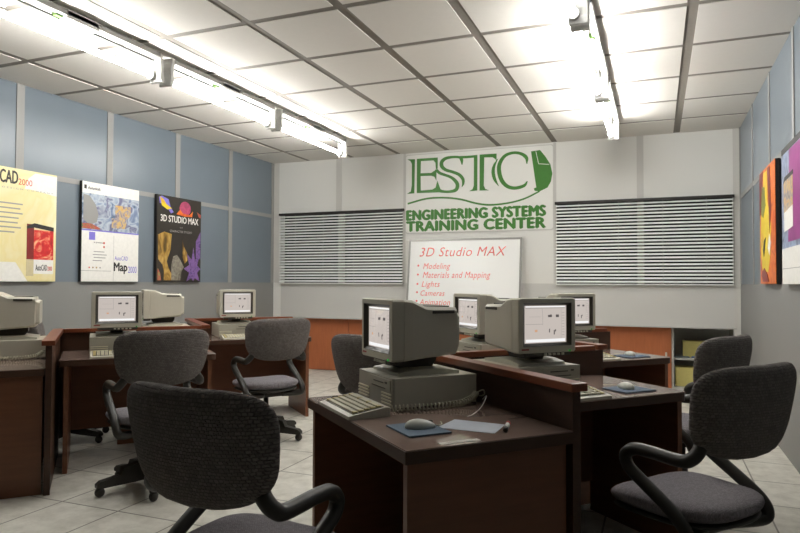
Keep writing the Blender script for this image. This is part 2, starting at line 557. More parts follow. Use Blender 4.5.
# ================================================================ SIGN
def ribbon(bm, pts, y, t):
    """flat stroke of varying width on the wall plane, pts (x,z,width)"""
    path = smooth_path([(p[0], p[1], p[2]) for p in pts], 5)
    n = len(path)
    Lp, Rp = [], []
    for i in range(n):
        a, b = path[max(i - 1, 0)], path[min(i + 1, n - 1)]
        d = Vector((b.x - a.x, b.y - a.y)).normalized()
        w = max(path[i].z, 0.003) / 2
        Lp.append((path[i].x - d.y * w, path[i].y + d.x * w))
        Rp.append((path[i].x + d.y * w, path[i].y - d.x * w))
    for i in range(n - 1):
        prism(bm, [Lp[i], Lp[i + 1], Rp[i + 1], Rp[i]], y - t - i * 1e-5, y, 'Y')
POLYS = [[(-3.1179, 2.9175), (-3.0095, 2.9128), (-3.0178, 2.4533), (-3.1229, 2.4496), (-3.0662, 2.4815), (-3.0532, 2.5641), (-3.0531, 2.8522), (-3.0741, 2.8916)], [(-2.9806, 2.9153), (-2.6873, 2.9136), (-2.6875, 2.7672), (-2.7126, 2.7569), (-2.7187, 2.8441), (-2.747, 2.879), (-2.9245, 2.881), (-2.9279, 2.7183), (-2.7787, 2.7133), (-2.7314, 2.7402), (-2.7031, 2.7683), (-2.7065, 2.6072), (-2.7315, 2.658), (-2.7787, 2.6759), (-2.9279, 2.6806), (-2.9249, 2.4861), (-2.7632, 2.4909), (-2.7161, 2.5152), (-2.6924, 2.6064), (-2.6535, 2.5043), (-2.6536, 2.4492), (-2.9809, 2.4544)], [(-2.194, 2.9025), (-2.1476, 2.9064), (-2.1491, 2.4475), (-2.2584, 2.4431), (-2.2103, 2.4697), (-2.1952, 2.5156)], [(-2.1169, 2.9113), (-1.8957, 2.9093), (-1.8961, 2.8082), (-1.9106, 2.8381), (-1.9471, 2.8654), (-2.0576, 2.8705), (-2.0633, 2.5078), (-2.0442, 2.4632), (-1.9927, 2.4416), (-2.1184, 2.4454)], [(-1.4563, 2.9045), (-1.3445, 2.9143), (-1.2786, 2.8278), (-1.2173, 2.7253), (-1.1946, 2.6121), (-1.2116, 2.5154), (-1.2532, 2.441), (-1.3501, 2.3972), (-1.4127, 2.4076), (-1.4237, 2.4363), (-1.3916, 2.4486), (-1.4118, 2.5836)]]
RIBS = [[(-2.7032, 2.7503, 0.0361), (-2.661, 2.7058, 0.0375), (-2.5756, 2.6707, 0.0346), (-2.4984, 2.6363, 0.0375), (-2.4372, 2.5809, 0.0462), (-2.4144, 2.528, 0.049), (-2.4374, 2.4703, 0.0462), (-2.5142, 2.4523, 0.0346), (-2.607, 2.4572, 0.0346), (-2.6692, 2.4828, 0.0433), (-2.6878, 2.5733, 0.0087)], [(-2.3528, 2.7965, 0.0115), (-2.3602, 2.8633, 0.0433), (-2.3906, 2.8949, 0.0317), (-2.4825, 2.9046, 0.0317), (-2.5751, 2.8935, 0.0404), (-2.6296, 2.8528, 0.049), (-2.6297, 2.7932, 0.049), (-2.5754, 2.742, 0.0404), (-2.4829, 2.7093, 0.0375), (-2.3912, 2.6665, 0.0404), (-2.3411, 2.6046, 0.0404), (-2.3382, 2.5457, 0.0289), (-2.3566, 2.5027, 0.0043)], [(-2.3906, 2.8949, 0.0317), (-2.2692, 2.892, 0.0317), (-2.1477, 2.8947, 0.0289)], [(-1.877, 2.8429, 0.0043), (-1.9255, 2.7598, 0.0318), (-1.9405, 2.6741, 0.0433), (-1.9189, 2.5789, 0.0375), (-1.8682, 2.4895, 0.0043)], [(-1.5091, 2.7526, 0.0115), (-1.5157, 2.831, 0.0433), (-1.5862, 2.886, 0.0375), (-1.686, 2.9035, 0.0346), (-1.7869, 2.8723, 0.0404), (-1.8525, 2.7836, 0.0491), (-1.8631, 2.6835, 0.052), (-1.8316, 2.5665, 0.052), (-1.7596, 2.4834, 0.0462), (-1.6594, 2.4536, 0.0404), (-1.5457, 2.4785, 0.0375), (-1.5031, 2.5327, 0.0115)], [(-1.3523, 2.3981, 0.0179), (-1.5391, 2.315, 0.0205), (-1.7417, 2.2691, 0.0205), (-1.9739, 2.2543, 0.0231), (-2.1579, 2.2807, 0.0231), (-2.3718, 2.3428, 0.0231), (-2.59, 2.3745, 0.0231), (-2.8406, 2.3735, 0.0231), (-3.1112, 2.3167, 0.0231)]]
LINE = [(-1.3961, 2.8999, 0.0072), (-1.3621, 2.7424, 0.0072), (-1.231, 2.7263, 0.0072)]
SY = YB - 0.012      # board front
bd = thing('logo_sign', 'large white sign with green lettering and mouse drawing hung high on back wall', 'sign', (-2.163, YB, 2.43))
def rounded(w0, w1, h0, h1, r, n=5):
    pts = []
    for cx, cy, a0 in ((w1 - r, h1 - r, 0), (w0 + r, h1 - r, 90), (w0 + r, h0 + r, 180), (w1 - r, h0 + r, 270)):
        for k in range(n + 1):
            a = R(a0 + 90 * k / n)
            pts.append((cx + r * math.cos(a), cy + r * math.sin(a)))
    return pts
def sgn(name, bm, m):
    o = obj(name, bm, m)
    o.parent = bd
    o.matrix_parent_inverse = Matrix.Translation((2.163, -YB, -2.43))
    return o
sgn('edge_trim', prism(B(), rounded(-3.150, -1.176, 1.912, 2.978, 0.035), SY + 0.001, YB, 'Y'), 'wall_strip')
sgn('board', prism(B(), rounded(-3.138, -1.188, 1.924, 2.966, 0.03), SY - 0.004, SY + 0.002, 'Y'), 'signwhite')
YS = SY - 0.004
for nm, i in (('letter_e_shadow', 0), ('letter_e', 1), ('letter_t', 2), ('letter_t', 3), ('mouse_drawing', 4)):
    sgn(nm, prism(B(), POLYS[i], YS - 0.004, YS, 'Y'), 'signgreen')
for nm, i in (('letter_s', 0), ('letter_s', 1), ('letter_t_bar', 2), ('letter_c_shadow', 3), ('letter_c', 4), ('mouse_cord_drawing', 5)):
    bm = B()
    ribbon(bm, RIBS[i], YS, 0.0045)
    sgn(nm, bm, 'signgreen')
bm = B()
ribbon(bm, [LINE[0], tuple((a + b) / 2 for a, b in zip(LINE[0], LINE[1])), LINE[1]], YS, 0.006)
ribbon(bm, [LINE[1], LINE[2]], YS, 0.006)
sgn('mouse_button_line', bm, 'signwhite')
def wall3d(u, v, w):
    return (u, YS - w, v)
for s, rect in (('ENGINEERING SYSTEMS', (-3.126, -1.287, 2.093, 2.222)), ('TRAINING CENTER', (-3.126, -1.288, 1.944, 2.073))):
    o = text_mesh('lettering', s, rect, 'signgreen', None, wall3d, thick=0.0085, depth=0.005, spacing=1.06)
    o.parent = bd
    o.matrix_parent_inverse = Matrix.Translation((2.163, -YB, -2.43))

# ================================================================ WHITEBOARD on an easel, leaning back
lean = math.atan(0.13 / 0.95)
wb = thing('whiteboard', 'leaning whiteboard with red handwriting under the green logo sign', 'whiteboard', (-2.32, YB - 0.03 - 0.13, 0.88), rot=(-lean, 0, 0))
hw, hh = 0.755, 0.955
bx('writing_surface', 'wboard', wb, -hw + 0.02, hw - 0.02, -0.012, 0.004, 0.02, hh - 0.02)
bm = B()
for a in [(-hw, hw, hh - 0.024, hh), (-hw, hw, 0, 0.024)]:
    box(bm, a[0], a[1], -0.02, 0.012, a[2], a[3], bev=0.003)
for a in [(-hw, -hw + 0.024), (hw - 0.024, hw)]:
    box(bm, a[0], a[1], -0.02, 0.012, 0.02, hh - 0.02, bev=0.003)
obj('frame', bm, 'alu', wb)
bx('pen_tray', 'alu', wb, -0.6, 0.6, -0.07, -0.018, 0.0, 0.012)
for s in (-1, 1):
    obj('leg', tube(B(), [(0.6 * s, 0.0, 0.01), (0.62 * s, -0.0, -0.2), (0.64 * s, -0.02, -0.86)], 0.014, 8), 'alu', wb)
def wb3d(u, v, w):
    return (u + 2.32, -0.012 - w, v - 0.88)
for s, rect in (('3D Studio MAX', (-2.92, -1.76, 1.605, 1.725)), ('Modeling', (-2.86, -2.49, 1.415, 1.515)),
                ('Materials and Mapping', (-2.86, -1.955, 1.295, 1.40)), ('Lights', (-2.87, -2.62, 1.18, 1.275)),
                ('Cameras', (-2.88, -2.55, 1.085, 1.155)), ('Animation', (-2.89, -2.47, 0.965, 1.04))):
    text_mesh('handwriting', s, rect, 'redpen', wb, wb3d, shear=0.25, depth=0.001, bold=-0.004 if s[0] == '3' else 0.0, spacing=1.08)
for v in (1.485, 1.365, 1.24, 1.13, 1.015):
    o = obj('bullet', prism(B(), [wb_ for wb_ in [(-2.93 + 2.32 + 0.014 * math.cos(k * math.pi / 4), v - .88 + 0.014 * math.sin(k * math.pi / 4)) for k in range(8)]], -0.0135, -0.012, 'Y'), 'redpen', wb)

# ================================================================ POSTERS
def poster(side, y0, y1, label, base='pwhite', edge='pblack', z0=1.252, z1=2.238, th=0.035):
    """poster board on a side wall; returns empty and a piece(name,mat,u0,u1,v0,v1,layer) helper; u runs left to right for the viewer, 0..1"""
    X = XL + 0.009 if side == 'l' else XR - 0.009
    s = 1 if side == 'l' else -1
    t = thing('poster', label, 'poster', (X, (y0 + y1) / 2, z0), 0, 'posters on the side walls')
    w, h = y1 - y0, z1 - z0
    def P(u, v, d):
        return (s * d, s * (u - 0.5) * w, v * h)
    def hexa(u0, u1, v0, v1, d0, d1):
        bm = B()
        a = [bm.verts.new(P(u, v, d)) for d in (d0, d1) for u, v in ((u0, v0), (u1, v0), (u1, v1), (u0, v1))]
        for f in [(0, 1, 2, 3), (4, 5, 6, 7), (0, 1, 5, 4), (1, 2, 6, 5), (2, 3, 7, 6), (3, 0, 4, 7)]:
            bm.faces.new([a[i] for i in f])
        return bm
    obj('backing_board', hexa(0, 1, 0, 1, 0, th - 0.004), edge, t)
    obj('print', hexa(0.004, 1, 0.002, 0.998, th - 0.0045, th), base, t)
    def piece(name, m, u0, u1, v0, v1, layer=1):
        return obj(name, hexa(u0, u1, v0, v1, th - 0.0005, th + 0.0008 * layer), m, t)
    def poly(name, m, pts, layer=1):
        bm = B()
        a = [bm.verts.new(P(u, v, th - 0.0003)) for u, v in pts]
        b = [bm.verts.new(P(u, v, th + 0.0008 * layer)) for u, v in pts]
        k = len(pts)
        bm.faces.new(a); bm.faces.new(b)
        for i in range(k):
            bm.faces.new([a[i], a[(i + 1) % k], b[(i + 1) % k], b[i]])
        return obj(name, bm, m, t)
    def txt(s_, m, u0, u1, v0, v1, bold=0.0, layer=1, spacing=1.0, thick=0.0):
        return text_mesh('lettering', s_, (u0, u1, v0, v1), m, t, lambda u, v, d: P(u, v, th + 0.0004 + d), bold=bold, depth=0.0008 * layer, spacing=spacing, thick=thick)
    return t, piece, poly, txt
M['cream'] = art('cream_print', [srgb(232, 222, 172), srgb(228, 214, 156), srgb(234, 228, 196)], 2.5)
M['artred'] = art('red_box_art', [srgb(150, 20, 30), srgb(206, 40, 40), srgb(240, 200, 150)], 8)
M['artblue'] = art('blue_swirl_art', [srgb(70, 90, 110), srgb(120, 135, 165), srgb(180, 190, 200), srgb(96, 96, 130), srgb(150, 160, 180)], 7, distort=1.2)
M['artgold'] = art('gold_block_art', [srgb(190, 130, 70), srgb(205, 175, 110), srgb(150, 140, 150), srgb(90, 84, 100)], 14)
M['artgarden'] = art('green_red_art', [srgb(60, 130, 70), srgb(190, 70, 70), srgb(90, 160, 90)], 22)
M['artdark'] = art('charcoal_print', [srgb(40, 36, 32), srgb(48, 42, 36)], 3)
M['artgoblet'] = art('golden_cup_art', [srgb(60, 44, 18), srgb(136, 104, 40), srgb(190, 156, 84)], 9, stretch=(1, 1, .4))
M['artviolet'] = art('violet_flower_art', [srgb(60, 44, 90), srgb(124, 92, 150), srgb(84, 66, 120)], 14)
M['artpink'] = art('pink_ball_art', [srgb(130, 50, 80), srgb(200, 80, 120)], 9)
M['artgrey'] = art('grey_figure_art', [srgb(90, 84, 74), srgb(150, 144, 130)], 14)
M['artyel'] = art('yellow_print', [srgb(216, 186, 34), srgb(226, 200, 40), srgb(206, 150, 30)], 4)
M['artorange'] = art('orange_print', [srgb(190, 70, 24), srgb(226, 120, 34), srgb(160, 30, 24)], 6)
M['artgreen'] = art('green_leaf_print', [srgb(90, 110, 50), srgb(140, 140, 60)], 24)
M['artmar'] = art('maroon_print', [srgb(110, 24, 26), srgb(130, 34, 30)], 5)
M['artmag'] = art('magenta_print', [srgb(130, 30, 110), srgb(160, 50, 140)], 4)
M['artnavy'] = art('navy_swirl_print', [srgb(70, 84, 120), srgb(150, 164, 190), srgb(60, 70, 96)], 4, distort=2.5)

# poster A: cream
t, pc, pl, tx = poster('l', 3.62, 4.365, 'cream yellow poster with a red software box picture, leftmost on the left wall', 'cream', 'cream')
pl('white_corner', 'pwhite', [(0.56, 0.83), (0.66, 0.83), (1.0, 0.80), (1.0, 0.985), (0.70, 0.985), (0.61, 0.93)])
pl('white_foot', 'pwhite', [(0.0, 0.0), (0.62, 0.0), (0.46, 0.17), (0.0, 0.17)])
tx('AutoCAD', 'pblack', 0.02, 0.47, 0.862, 0.975, thick=0.003)
tx('2000', 'pred', 0.48, 0.66, 0.86, 0.915)
tx('THE DESIGN COMPANY', 'pgrey', 0.1, 0.95, 0.815, 0.828, spacing=1.6)
for k, wd in enumerate((0.30, 0.27, 0.30, 0.25, 0.24, 0.28, 0.2)):
    pc('text_line', 'pgrey', 0.22, 0.24 + wd, 0.68 - 0.042 * k, 0.692 - 0.042 * k)
pc('box_side', 'artmar', 0.60, 0.695, 0.05, 0.52, 1)
pc('box_side_foot', 'pgold', 0.60, 0.695, 0.05, 0.20, 2)
pc('box_front', 'artred', 0.695, 0.965, 0.20, 0.47, 2)
pl('box_top', 'pblack', [(0.60, 0.50), (0.70, 0.53), (0.965, 0.505), (0.965, 0.468), (0.70, 0.49), (0.60, 0.475)], 3)
pc('box_foot', 'pwhite', 0.695, 0.965, 0.07, 0.20, 2)
tx('AutoCAD', 'pblack', 0.72, 0.88, 0.10, 0.155, layer=3, bold=0.01)
tx('2000', 'pred', 0.885, 0.95, 0.10, 0.14, layer=3)
# poster B: white with blue art
t, pc, pl, tx = poster('l', 4.652, 5.39, 'white poster with a blue and gold collage on top, second on the left wall')
pc('collage', 'artblue', 0.0, 1.0, 0.52, 0.885)
pl('pale_dome', 'bluestrip', [(0.02, 0.62), (0.02, 0.87), (0.12, 0.86), (0.22, 0.78), (0.27, 0.68), (0.24, 0.6), (0.12, 0.57)], 2)
pl('gold_block', 'artgold', [(0.5, 0.56), (0.5, 0.66), (0.56, 0.66), (0.56, 0.80), (0.84, 0.80), (0.84, 0.70), (0.76, 0.66), (0.76, 0.56)], 3)
pl('garden_patch', 'artgarden', [(0.0, 0.53), (0.0, 0.58), (0.14, 0.585), (0.3, 0.545), (0.3, 0.53)], 2)
pc('violet_line', 'ppurple', 0.0, 1.0, 0.51, 0.523, 2)
tx('Autodesk', 'pblack', 0.09, 0.3, 0.925, 0.955, bold=0.01)
pc('small_mark', 'pblack', 0.03, 0.07, 0.925, 0.965)
pc('violet_square', 'ppurple', 0.12, 0.22, 0.42, 0.50)
tx('in precision', 'pblack', 0.2, 0.36, 0.385, 0.405)
pc('red_dot', 'pred', 0.36, 0.385, 0.385, 0.405)
pc('red_dot', 'pred', 0.36, 0.385, 0.345, 0.365)
for k, wd in enumerate((0.18, 0.22, 0.2, 0.14)):
    pc('text_line', 'pgrey', 0.2 - 0.015 * (k % 2), 0.2 + wd, 0.30 - 0.03 * k, 0.308 - 0.03 * k)
ring = [(0.3 + 0.1 * math.cos(2 * math.pi * k / 20), 0.24 + 0.075 * math.sin(2 * math.pi * k / 20)) for k in range(21)]
ring += [(0.3 + 0.088 * math.cos(2 * math.pi * k / 20), 0.24 + 0.066 * math.sin(2 * math.pi * k / 20)) for k in range(20, -1, -1)]
for k in range(4):
    pc('colour_dot', ('pred', 'artgarden', 'artgoblet', 'pgrey')[k], 0.12 + 0.06 * k, 0.14 + 0.06 * k, 0.135, 0.15)
pc('thin_line', 'pgrey', 0.54, 0.543, 0.0, 0.48)
pc('thin_line', 'pgrey', 0.0, 0.5, 0.108, 0.112)
tx('AutoCAD', 'ppurple', 0.56, 0.80, 0.225, 0.27)
tx('Map', 'pblack', 0.55, 0.79, 0.085, 0.20, thick=0.0035)
tx('2000', 'ppurple', 0.81, 0.97, 0.095, 0.165)
# poster C: dark with flowers and goblet
t, pc, pl, tx = poster('l', 5.66, 6.41, 'dark poster with golden cup and violet flower, third on the left wall', 'artdark')
tx('3D STUDIO MAX', 'pwhite', 0.08, 0.93, 0.70, 0.775, thick=0.0015)
tx('and', 'pgrey', 0.5, 0.56, 0.64, 0.655)
tx('CHARACTER STUDIO', 'pgrey', 0.28, 0.78, 0.585, 0.61)
pl('violet_ribbon', 'ppurple', [(0.04, 0.97), (0.10, 0.99), (0.24, 0.96), (0.30, 0.86), (0.36, 0.82), (0.30, 0.80), (0.22, 0.86), (0.14, 0.9), (0.06, 0.9)])
pl('yellow_twist', 'artyel', [(0.06, 0.98), (0.14, 0.95), (0.2, 0.9), (0.32, 0.86), (0.22, 0.84), (0.1, 0.88)], 2)
pl('pink_ball', 'artpink', [(0.62 + 0.13 * math.cos(k * math.pi / 8), 0.88 + 0.085 * math.sin(k * math.pi / 8)) for k in range(16)])
pl('orange_loop', 'artorange', [(0.42, 0.80), (0.5, 0.86), (0.56, 0.82), (0.72, 0.81), (0.8, 0.86), (0.78, 0.79), (0.6, 0.785)], 2)
pl('green_leaf', 'artgarden', [(0.9, 0.86), (0.99, 0.83), (0.99, 0.79), (0.94, 0.8)])
pl('golden_cup', 'artgoblet', [(0.03, 0.54), (0.16, 0.58), (0.32, 0.56), (0.30, 0.38), (0.22, 0.24), (0.26, 0.16), (0.34, 0.08), (0.36, 0.02), (0.16, 0.02), (0.16, 0.12), (0.13, 0.2), (0.04, 0.26)])
pl('grey_figure', 'artgrey', [(0.32, 0.02), (0.32, 0.2), (0.36, 0.3), (0.44, 0.32), (0.52, 0.26), (0.6, 0.18), (0.54, 0.12), (0.52, 0.02)], 2)
pl('gold_pod', 'artgoblet', [(0.56, 0.5), (0.6, 0.42), (0.68, 0.34), (0.68, 0.26), (0.62, 0.22), (0.57, 0.3)], 2)
fl = []
for k in range(16):
    r_ = 0.26 if k % 2 == 0 else 0.12
    fl.append((min(0.995, 0.82 + r_ * 0.85 * math.cos(k * math.pi / 8)), max(0.01, 0.16 + r_ * math.sin(k * math.pi / 8))))
pl('violet_flower', 'artviolet', fl, 3)
pl('blue_stalks', 'artviolet', [(0.88, 0.3), (0.88, 0.5), (0.99, 0.62), (0.99, 0.28)], 1)
pl('green_blade', 'artgarden', [(0.03, 0.02), (0.03, 0.16), (0.08, 0.1), (0.1, 0.02)], 2)
# right wall: colourful poster and blue/purple poster
t, pc, pl, tx = poster('r', 5.53, 6.30, 'yellow, orange and red abstract poster on the right wall', 'artorange', z1=2.20)
pl('yellow_figure', 'artyel', [(0.15, 0.12), (0.05, 0.35), (0.1, 0.6), (0.25, 0.75), (0.3, 0.97), (0.52, 0.97), (0.55, 0.7), (0.75, 0.5), (0.7, 0.25), (0.55, 0.1)])
pl('maroon_field', 'artmar', [(0.0, 0.62), (0.0, 0.99), (0.25, 0.99), (0.2, 0.8), (0.08, 0.62)], 2)
pl('green_patch', 'artgreen', [(0.12, 0.62), (0.2, 0.86), (0.36, 0.84), (0.42, 0.68), (0.26, 0.58)], 3)
pl('maroon_streak', 'artmar', [(0.55, 0.98), (0.7, 0.98), (0.78, 0.6), (0.66, 0.42), (0.62, 0.72)], 3)
pl('white_spot', 'pwhite', [(0.55, 0.3), (0.64, 0.42), (0.74, 0.34), (0.66, 0.24)], 4)
pl('dark_spot', 'pblack', [(0.22, 0.3), (0.3, 0.38), (0.42, 0.4), (0.34, 0.3), (0.28, 0.24)], 4)
pl('red_foot', 'artmar', [(0.1, 0.08), (0.3, 0.14), (0.5, 0.08), (0.6, 0.02), (0.2, 0.02)], 4)
t, pc, pl, tx = poster('r', 4.44, 5.245, 'blue and magenta poster with a white foot, nearest on the right wall', 'artnavy', z1=2.20)
pc('dark_head', 'pblack', 0.0, 1.0, 0.955, 1.0)
pl('magenta_field', 'artmag', [(0.28, 0.30), (0.36, 0.95), (1.0, 0.95), (1.0, 0.30)])
pc('white_foot', 'pwhite', 0.0, 1.0, 0.0, 0.26, 2)
pc('grey_line', 'pgrey', 0.0, 1.0, 0.11, 0.114, 3)
pl('box_picture', 'artgold', [(0.1, 0.48), (0.1, 0.74), (0.16, 0.77), (0.5, 0.78), (0.5, 0.5)], 2)
pl('box_rim', 'pblack', [(0.09, 0.735), (0.15, 0.78), (0.52, 0.79), (0.52, 0.76), (0.16, 0.75)], 3)
pl('box_foot', 'pwhite', [(0.12, 0.38), (0.12, 0.52), (0.5, 0.55), (0.5, 0.40)], 4)

# ================================================================ CEILING LIGHTS
def fixture(x, y0, y1, label, tm='tube'):
    y0, y1 = y0 + 0.066, y1 - 0.066
    t = thing('tube_light', label, 'ceiling light', (x, y0, 2.80), 0, 'fluorescent tube lights on the ceiling')
    L = y1 - y0
    bx('rail', 'railgrey', t, 0.026, 0.074, 0.0, L, 0.143, 0.182, bev=0.006)
    bx('inner_rod', 'rod', t, -0.002, 0.010, 0.0, L, 0.125, 0.137)
    bx('ballast_cover', 'white', t, -0.006, 0.074, L * 0.42, L * 0.60, 0.125, 0.187, bev=0.01)
    bx('terminal', 'lgreen', t, 0.0, 0.04, L * 0.385, L * 0.42, 0.13, 0.17, bev=0.004)
    for q in (0.2, 0.8):
        bx('hanger', 'railgrey', t, 0.035, 0.06, L * q - 0.012, L * q + 0.012, 0.18, 0.2)
    bx('clip', 'white', t, -0.006, 0.01, L * 0.16, L * 0.16 + 0.012, 0.06, 0.135)
    for s, ye in ((1, 0.0), (-1, L)):
        bm = B()
        prof = [(-0.01, 0.185), (-0.026, 0.175), (-0.03, 0.14), (-0.022, 0.06), (-0.028, 0.01), (-0.015, -0.03), (0.0, -0.038), (0.016, -0.032), (0.012, 0.0), (0.004, 0.05), (0.006, 0.11), (-0.006, 0.145), (-0.004, 0.185)]
        pts = [(ye - s * (a + 0.034), b) for a, b in prof]
        prism(bm, pts, -0.042, 0.066, 'X')
        obj('end_bracket', bm, 'white', t)
        bm = tube(B(), [(-0.012, ye - s * 0.03, 0.02), (-0.012, ye + s * 0.02, 0.02)], 0.033, 16)
        obj('socket', bm, 'white', t)
    obj('tube', tube(B(), [(-0.012, 0.01, 0.02), (-0.012, L - 0.01, 0.02)], 0.019, 14), tm, t)
    return t
for k, w in enumerate(('nearest', 'middle', 'farthest')):
    a, b = ((2.30, 3.87), (3.90, 5.43), (5.46, 6.99))[k]
    fixture(-3.54, a, b, '%s tube light of the left ceiling row' % w)
    a, b = ((2.30, 3.89), (3.92, 5.52), (5.56, 7.13))[k]
    fixture(-0.43, a, b, '%s tube light of the right ceiling row' % w, 'tubedim' if k == 0 else 'tube')
# ================================================================ OFFICE CHAIR (faces +y, origin on the floor under the seat)
def cushion(a, b, th, fb, n=44, m=9, ex=0.62, pw=5):
    """superelliptic pillow; fb(u,v,w)->xyz with u in [-a,a], v in [-b,b], w thickness"""
    bm = B()
    rings = []
    steps = [math.sin(math.pi / 2 * k / m) for k in range(1, m + 1)]
    seq = [(r, 1) for r in steps] + [(r, -1) for r in steps[-2::-1]]
    def pt(r, t, s):
        cx, sx = math.cos(t), math.sin(t)
        u = a * r * math.copysign(abs(cx) ** ex, cx)
        v = b * r * math.copysign(abs(sx) ** ex, sx)
        w = s * th / 2 * max(0.0, 1 - r ** pw) ** 0.5
        return fb(u, v, w)
    top = bm.verts.new(fb(0, 0, th / 2))
    bot = bm.verts.new(fb(0, 0, -th / 2))
    for r, s in seq:
        rings.append([bm.verts.new(pt(r, 2 * math.pi * k / n, s)) for k in range(n)])
    for k in range(n):
        bm.faces.new([top, rings[0][k], rings[0][(k + 1) % n]])
        bm.faces.new([bot, rings[-1][(k + 1) % n], rings[-1][k]])
    for i in range(len(rings) - 1):
        for k in range(n):
            bm.faces.new([rings[i][k], rings[i + 1][k], rings[i + 1][(k + 1) % n], rings[i][(k + 1) % n]])
    return bm

def make_chair():
    t = thing('office_chair', 'x', 'chair', (0, 0, 0), 0, 'grey office chairs on castors')
    # seat: rounded, dished across, front edge rolling down
    def fs(u, v, w):
        z = 0.432 + w + 0.30 * u * u - 0.25 * max(0, v - 0.10) ** 2 * 3 + 0.10 * max(0, -v - 0.08)
        return (u * (1 + 0.06 * v / 0.24), v, z)
    obj('seat', cushion(0.240, 0.235, 0.085, fs), 'fabseat', t, sm=True)
    def fsh(u, v, w):
        return (u * (1 + 0.06 * v / 0.24), v, 0.392 + w * 1.0 + 0.30 * u * u - 0.6 * max(0, v - 0.10) ** 2 + 0.08 * max(0, -v - 0.08))
    obj('seat_shell', cushion(0.230, 0.225, 0.035, fsh), 'black', t, sm=True)
    # backrest
    def fbk(u, v, w):
        y = -0.285 + w + 1.0 * u * u - 0.16 * v + 0.25 * max(0, -v) ** 2
        z = 0.815 + v + 0.20 * u * u * (1 if v > 0 else 0.9) - 0.005
        return (u * (1 + 0.10 * v / 0.18), y, z)
    obj('backrest', cushion(0.268, 0.165, 0.105, fbk, ex=0.56, pw=4), 'fabback', t, sm=True)
    # armrests: one continuous looped tube each
    for s in (-1, 1):
        c = [(s * 0.19, -0.200, 0.715), (s * 0.215, -0.203, 0.682), (s * 0.234, -0.188, 0.655), (s * 0.240, -0.15, 0.642), (s * 0.240, -0.02, 0.645),
             (s * 0.241, 0.045, 0.640), (s * 0.241, 0.082, 0.612), (s * 0.241, 0.072, 0.575), (s * 0.241, 0.03, 0.545), (s * 0.240, -0.09, 0.475), (s * 0.240, -0.155, 0.425), (s * 0.232, -0.175, 0.385), (s * 0.20, -0.165, 0.368), (s * 0.08, -0.12, 0.366)]
        obj('armrest', tube(B(), smooth_path(c, 6), 0.0235, 12), 'black', t, sm=True)
    bx('tilt_mechanism', 'black', t, -0.09, 0.09, -0.13, 0.12, 0.345, 0.392, bev=0.01)
    bm = tube(B(), [(0, 0, 0.35), (0, 0, 0.23), (0, 0, 0.229), (0, 0, 0.10)], [0.02, 0.02, 0.032, 0.032], 14)
    obj('gas_column', bm, 'black', t)
    hub = tube(B(), [(0, 0, 0.155), (0, 0, 0.15), (0, 0, 0.07)], [0.03, 0.045, 0.05], 14)
    obj('base_hub', hub, 'black', t)
    for k in range(5):
        a = R(90 + 72 * k)
        bm = B()
        prism(bm, [(0.02, 0.06), (0.02, 0.175), (0.165, 0.150), (0.185, 0.108), (0.295, 0.092), (0.317, 0.075), (0.317, 0.056), (0.28, 0.052), (0.1, 0.056)], -0.028, 0.028, 'Y')
        for v in bm.verts:
            v.co.y *= 1.0 - 0.9 * max(0, v.co.x - 0.05)
        leg = obj('leg', bm, 'black', t, rot=(0, 0, a))
        cm = B()
        bmesh.ops.create_uvsphere(cm, u_segments=14, v_segments=10, radius=0.029, matrix=Matrix.Translation((0.295, 0, 0.029)))
        for v in cm.verts:
            v.co.y *= 0.9
        tube(cm, [(0.295, 0, 0.05), (0.295, 0, 0.075)], 0.012, 8)
        obj('castor', cm, 'black', leg, sm=True)
    return t

# ================================================================ DESKS (local: x right, y away from the user, origin at left user corner)
TOP = 0.74
def make_desk(r=0.05, D=0.628, W=1.0):
    t = thing('computer_desk', 'x', 'desk', (0, 0, 0), 0, 'computer desks with dark glossy tops')
    pts = [(0.0, D), (0.0, 0.01), (0.01, 0.0)] + [(W - r + r * math.sin(R(a)), r - r * math.cos(R(a))) for a in (0, 18, 36, 54, 72, 90)] + [(W, D)]
    bm = prism(B(), pts, TOP - 0.042, TOP - 0.003)
    obj('edge_board', bm, 'wooddark', t)
    ins = [(0.004 if x < .5 else W - 0.004, y) if y > .6 else (min(max(x, 0.004), W - 0.004), max(y, 0.004)) for x, y in pts]
    obj('desk_top', prism(B(), ins, TOP - 0.003, TOP), 'desktop', t)
    for x0 in (0.03, W - 0.058):
        bx('side_panel', 'wood', t, x0, x0 + 0.028, 0.02, D - 0.01, 0, TOP - 0.042)
    bx('modesty_panel', 'modesty', t, 0.058, W - 0.058, D - 0.03, D - 0.012, 0.165, TOP - 0.042)
    return t

def make_divider():
    """pod frame: origin at the near end; x along e1 (towards the room's front right), y along e2"""
    t = thing('desk_divider', 'x', 'divider', (0, 0, 0), 0, 'wooden dividers between the desks')
    ZT = 0.875
    bx('main_panel', 'wooddark', t, -1.062, -0.02, 0.004, 0.032, 0, ZT)
    bx('end_post', 'wooddark', t, -0.020, 0.002, 0.002, 0.036, 0, ZT)
    bx('return_panel', 'wooddark', t, -1.062, -1.041, 0.033, 1.075, 0.17, ZT)
    bx('cap', 'cap', t, -1.075, 0.022, -0.018, 0.052, ZT, ZT + 0.03, bev=0.005)
    bx('cap', 'cap', t, -1.075, -1.026, 0.052, 1.034, ZT, ZT + 0.028, bev=0.005)
    return t

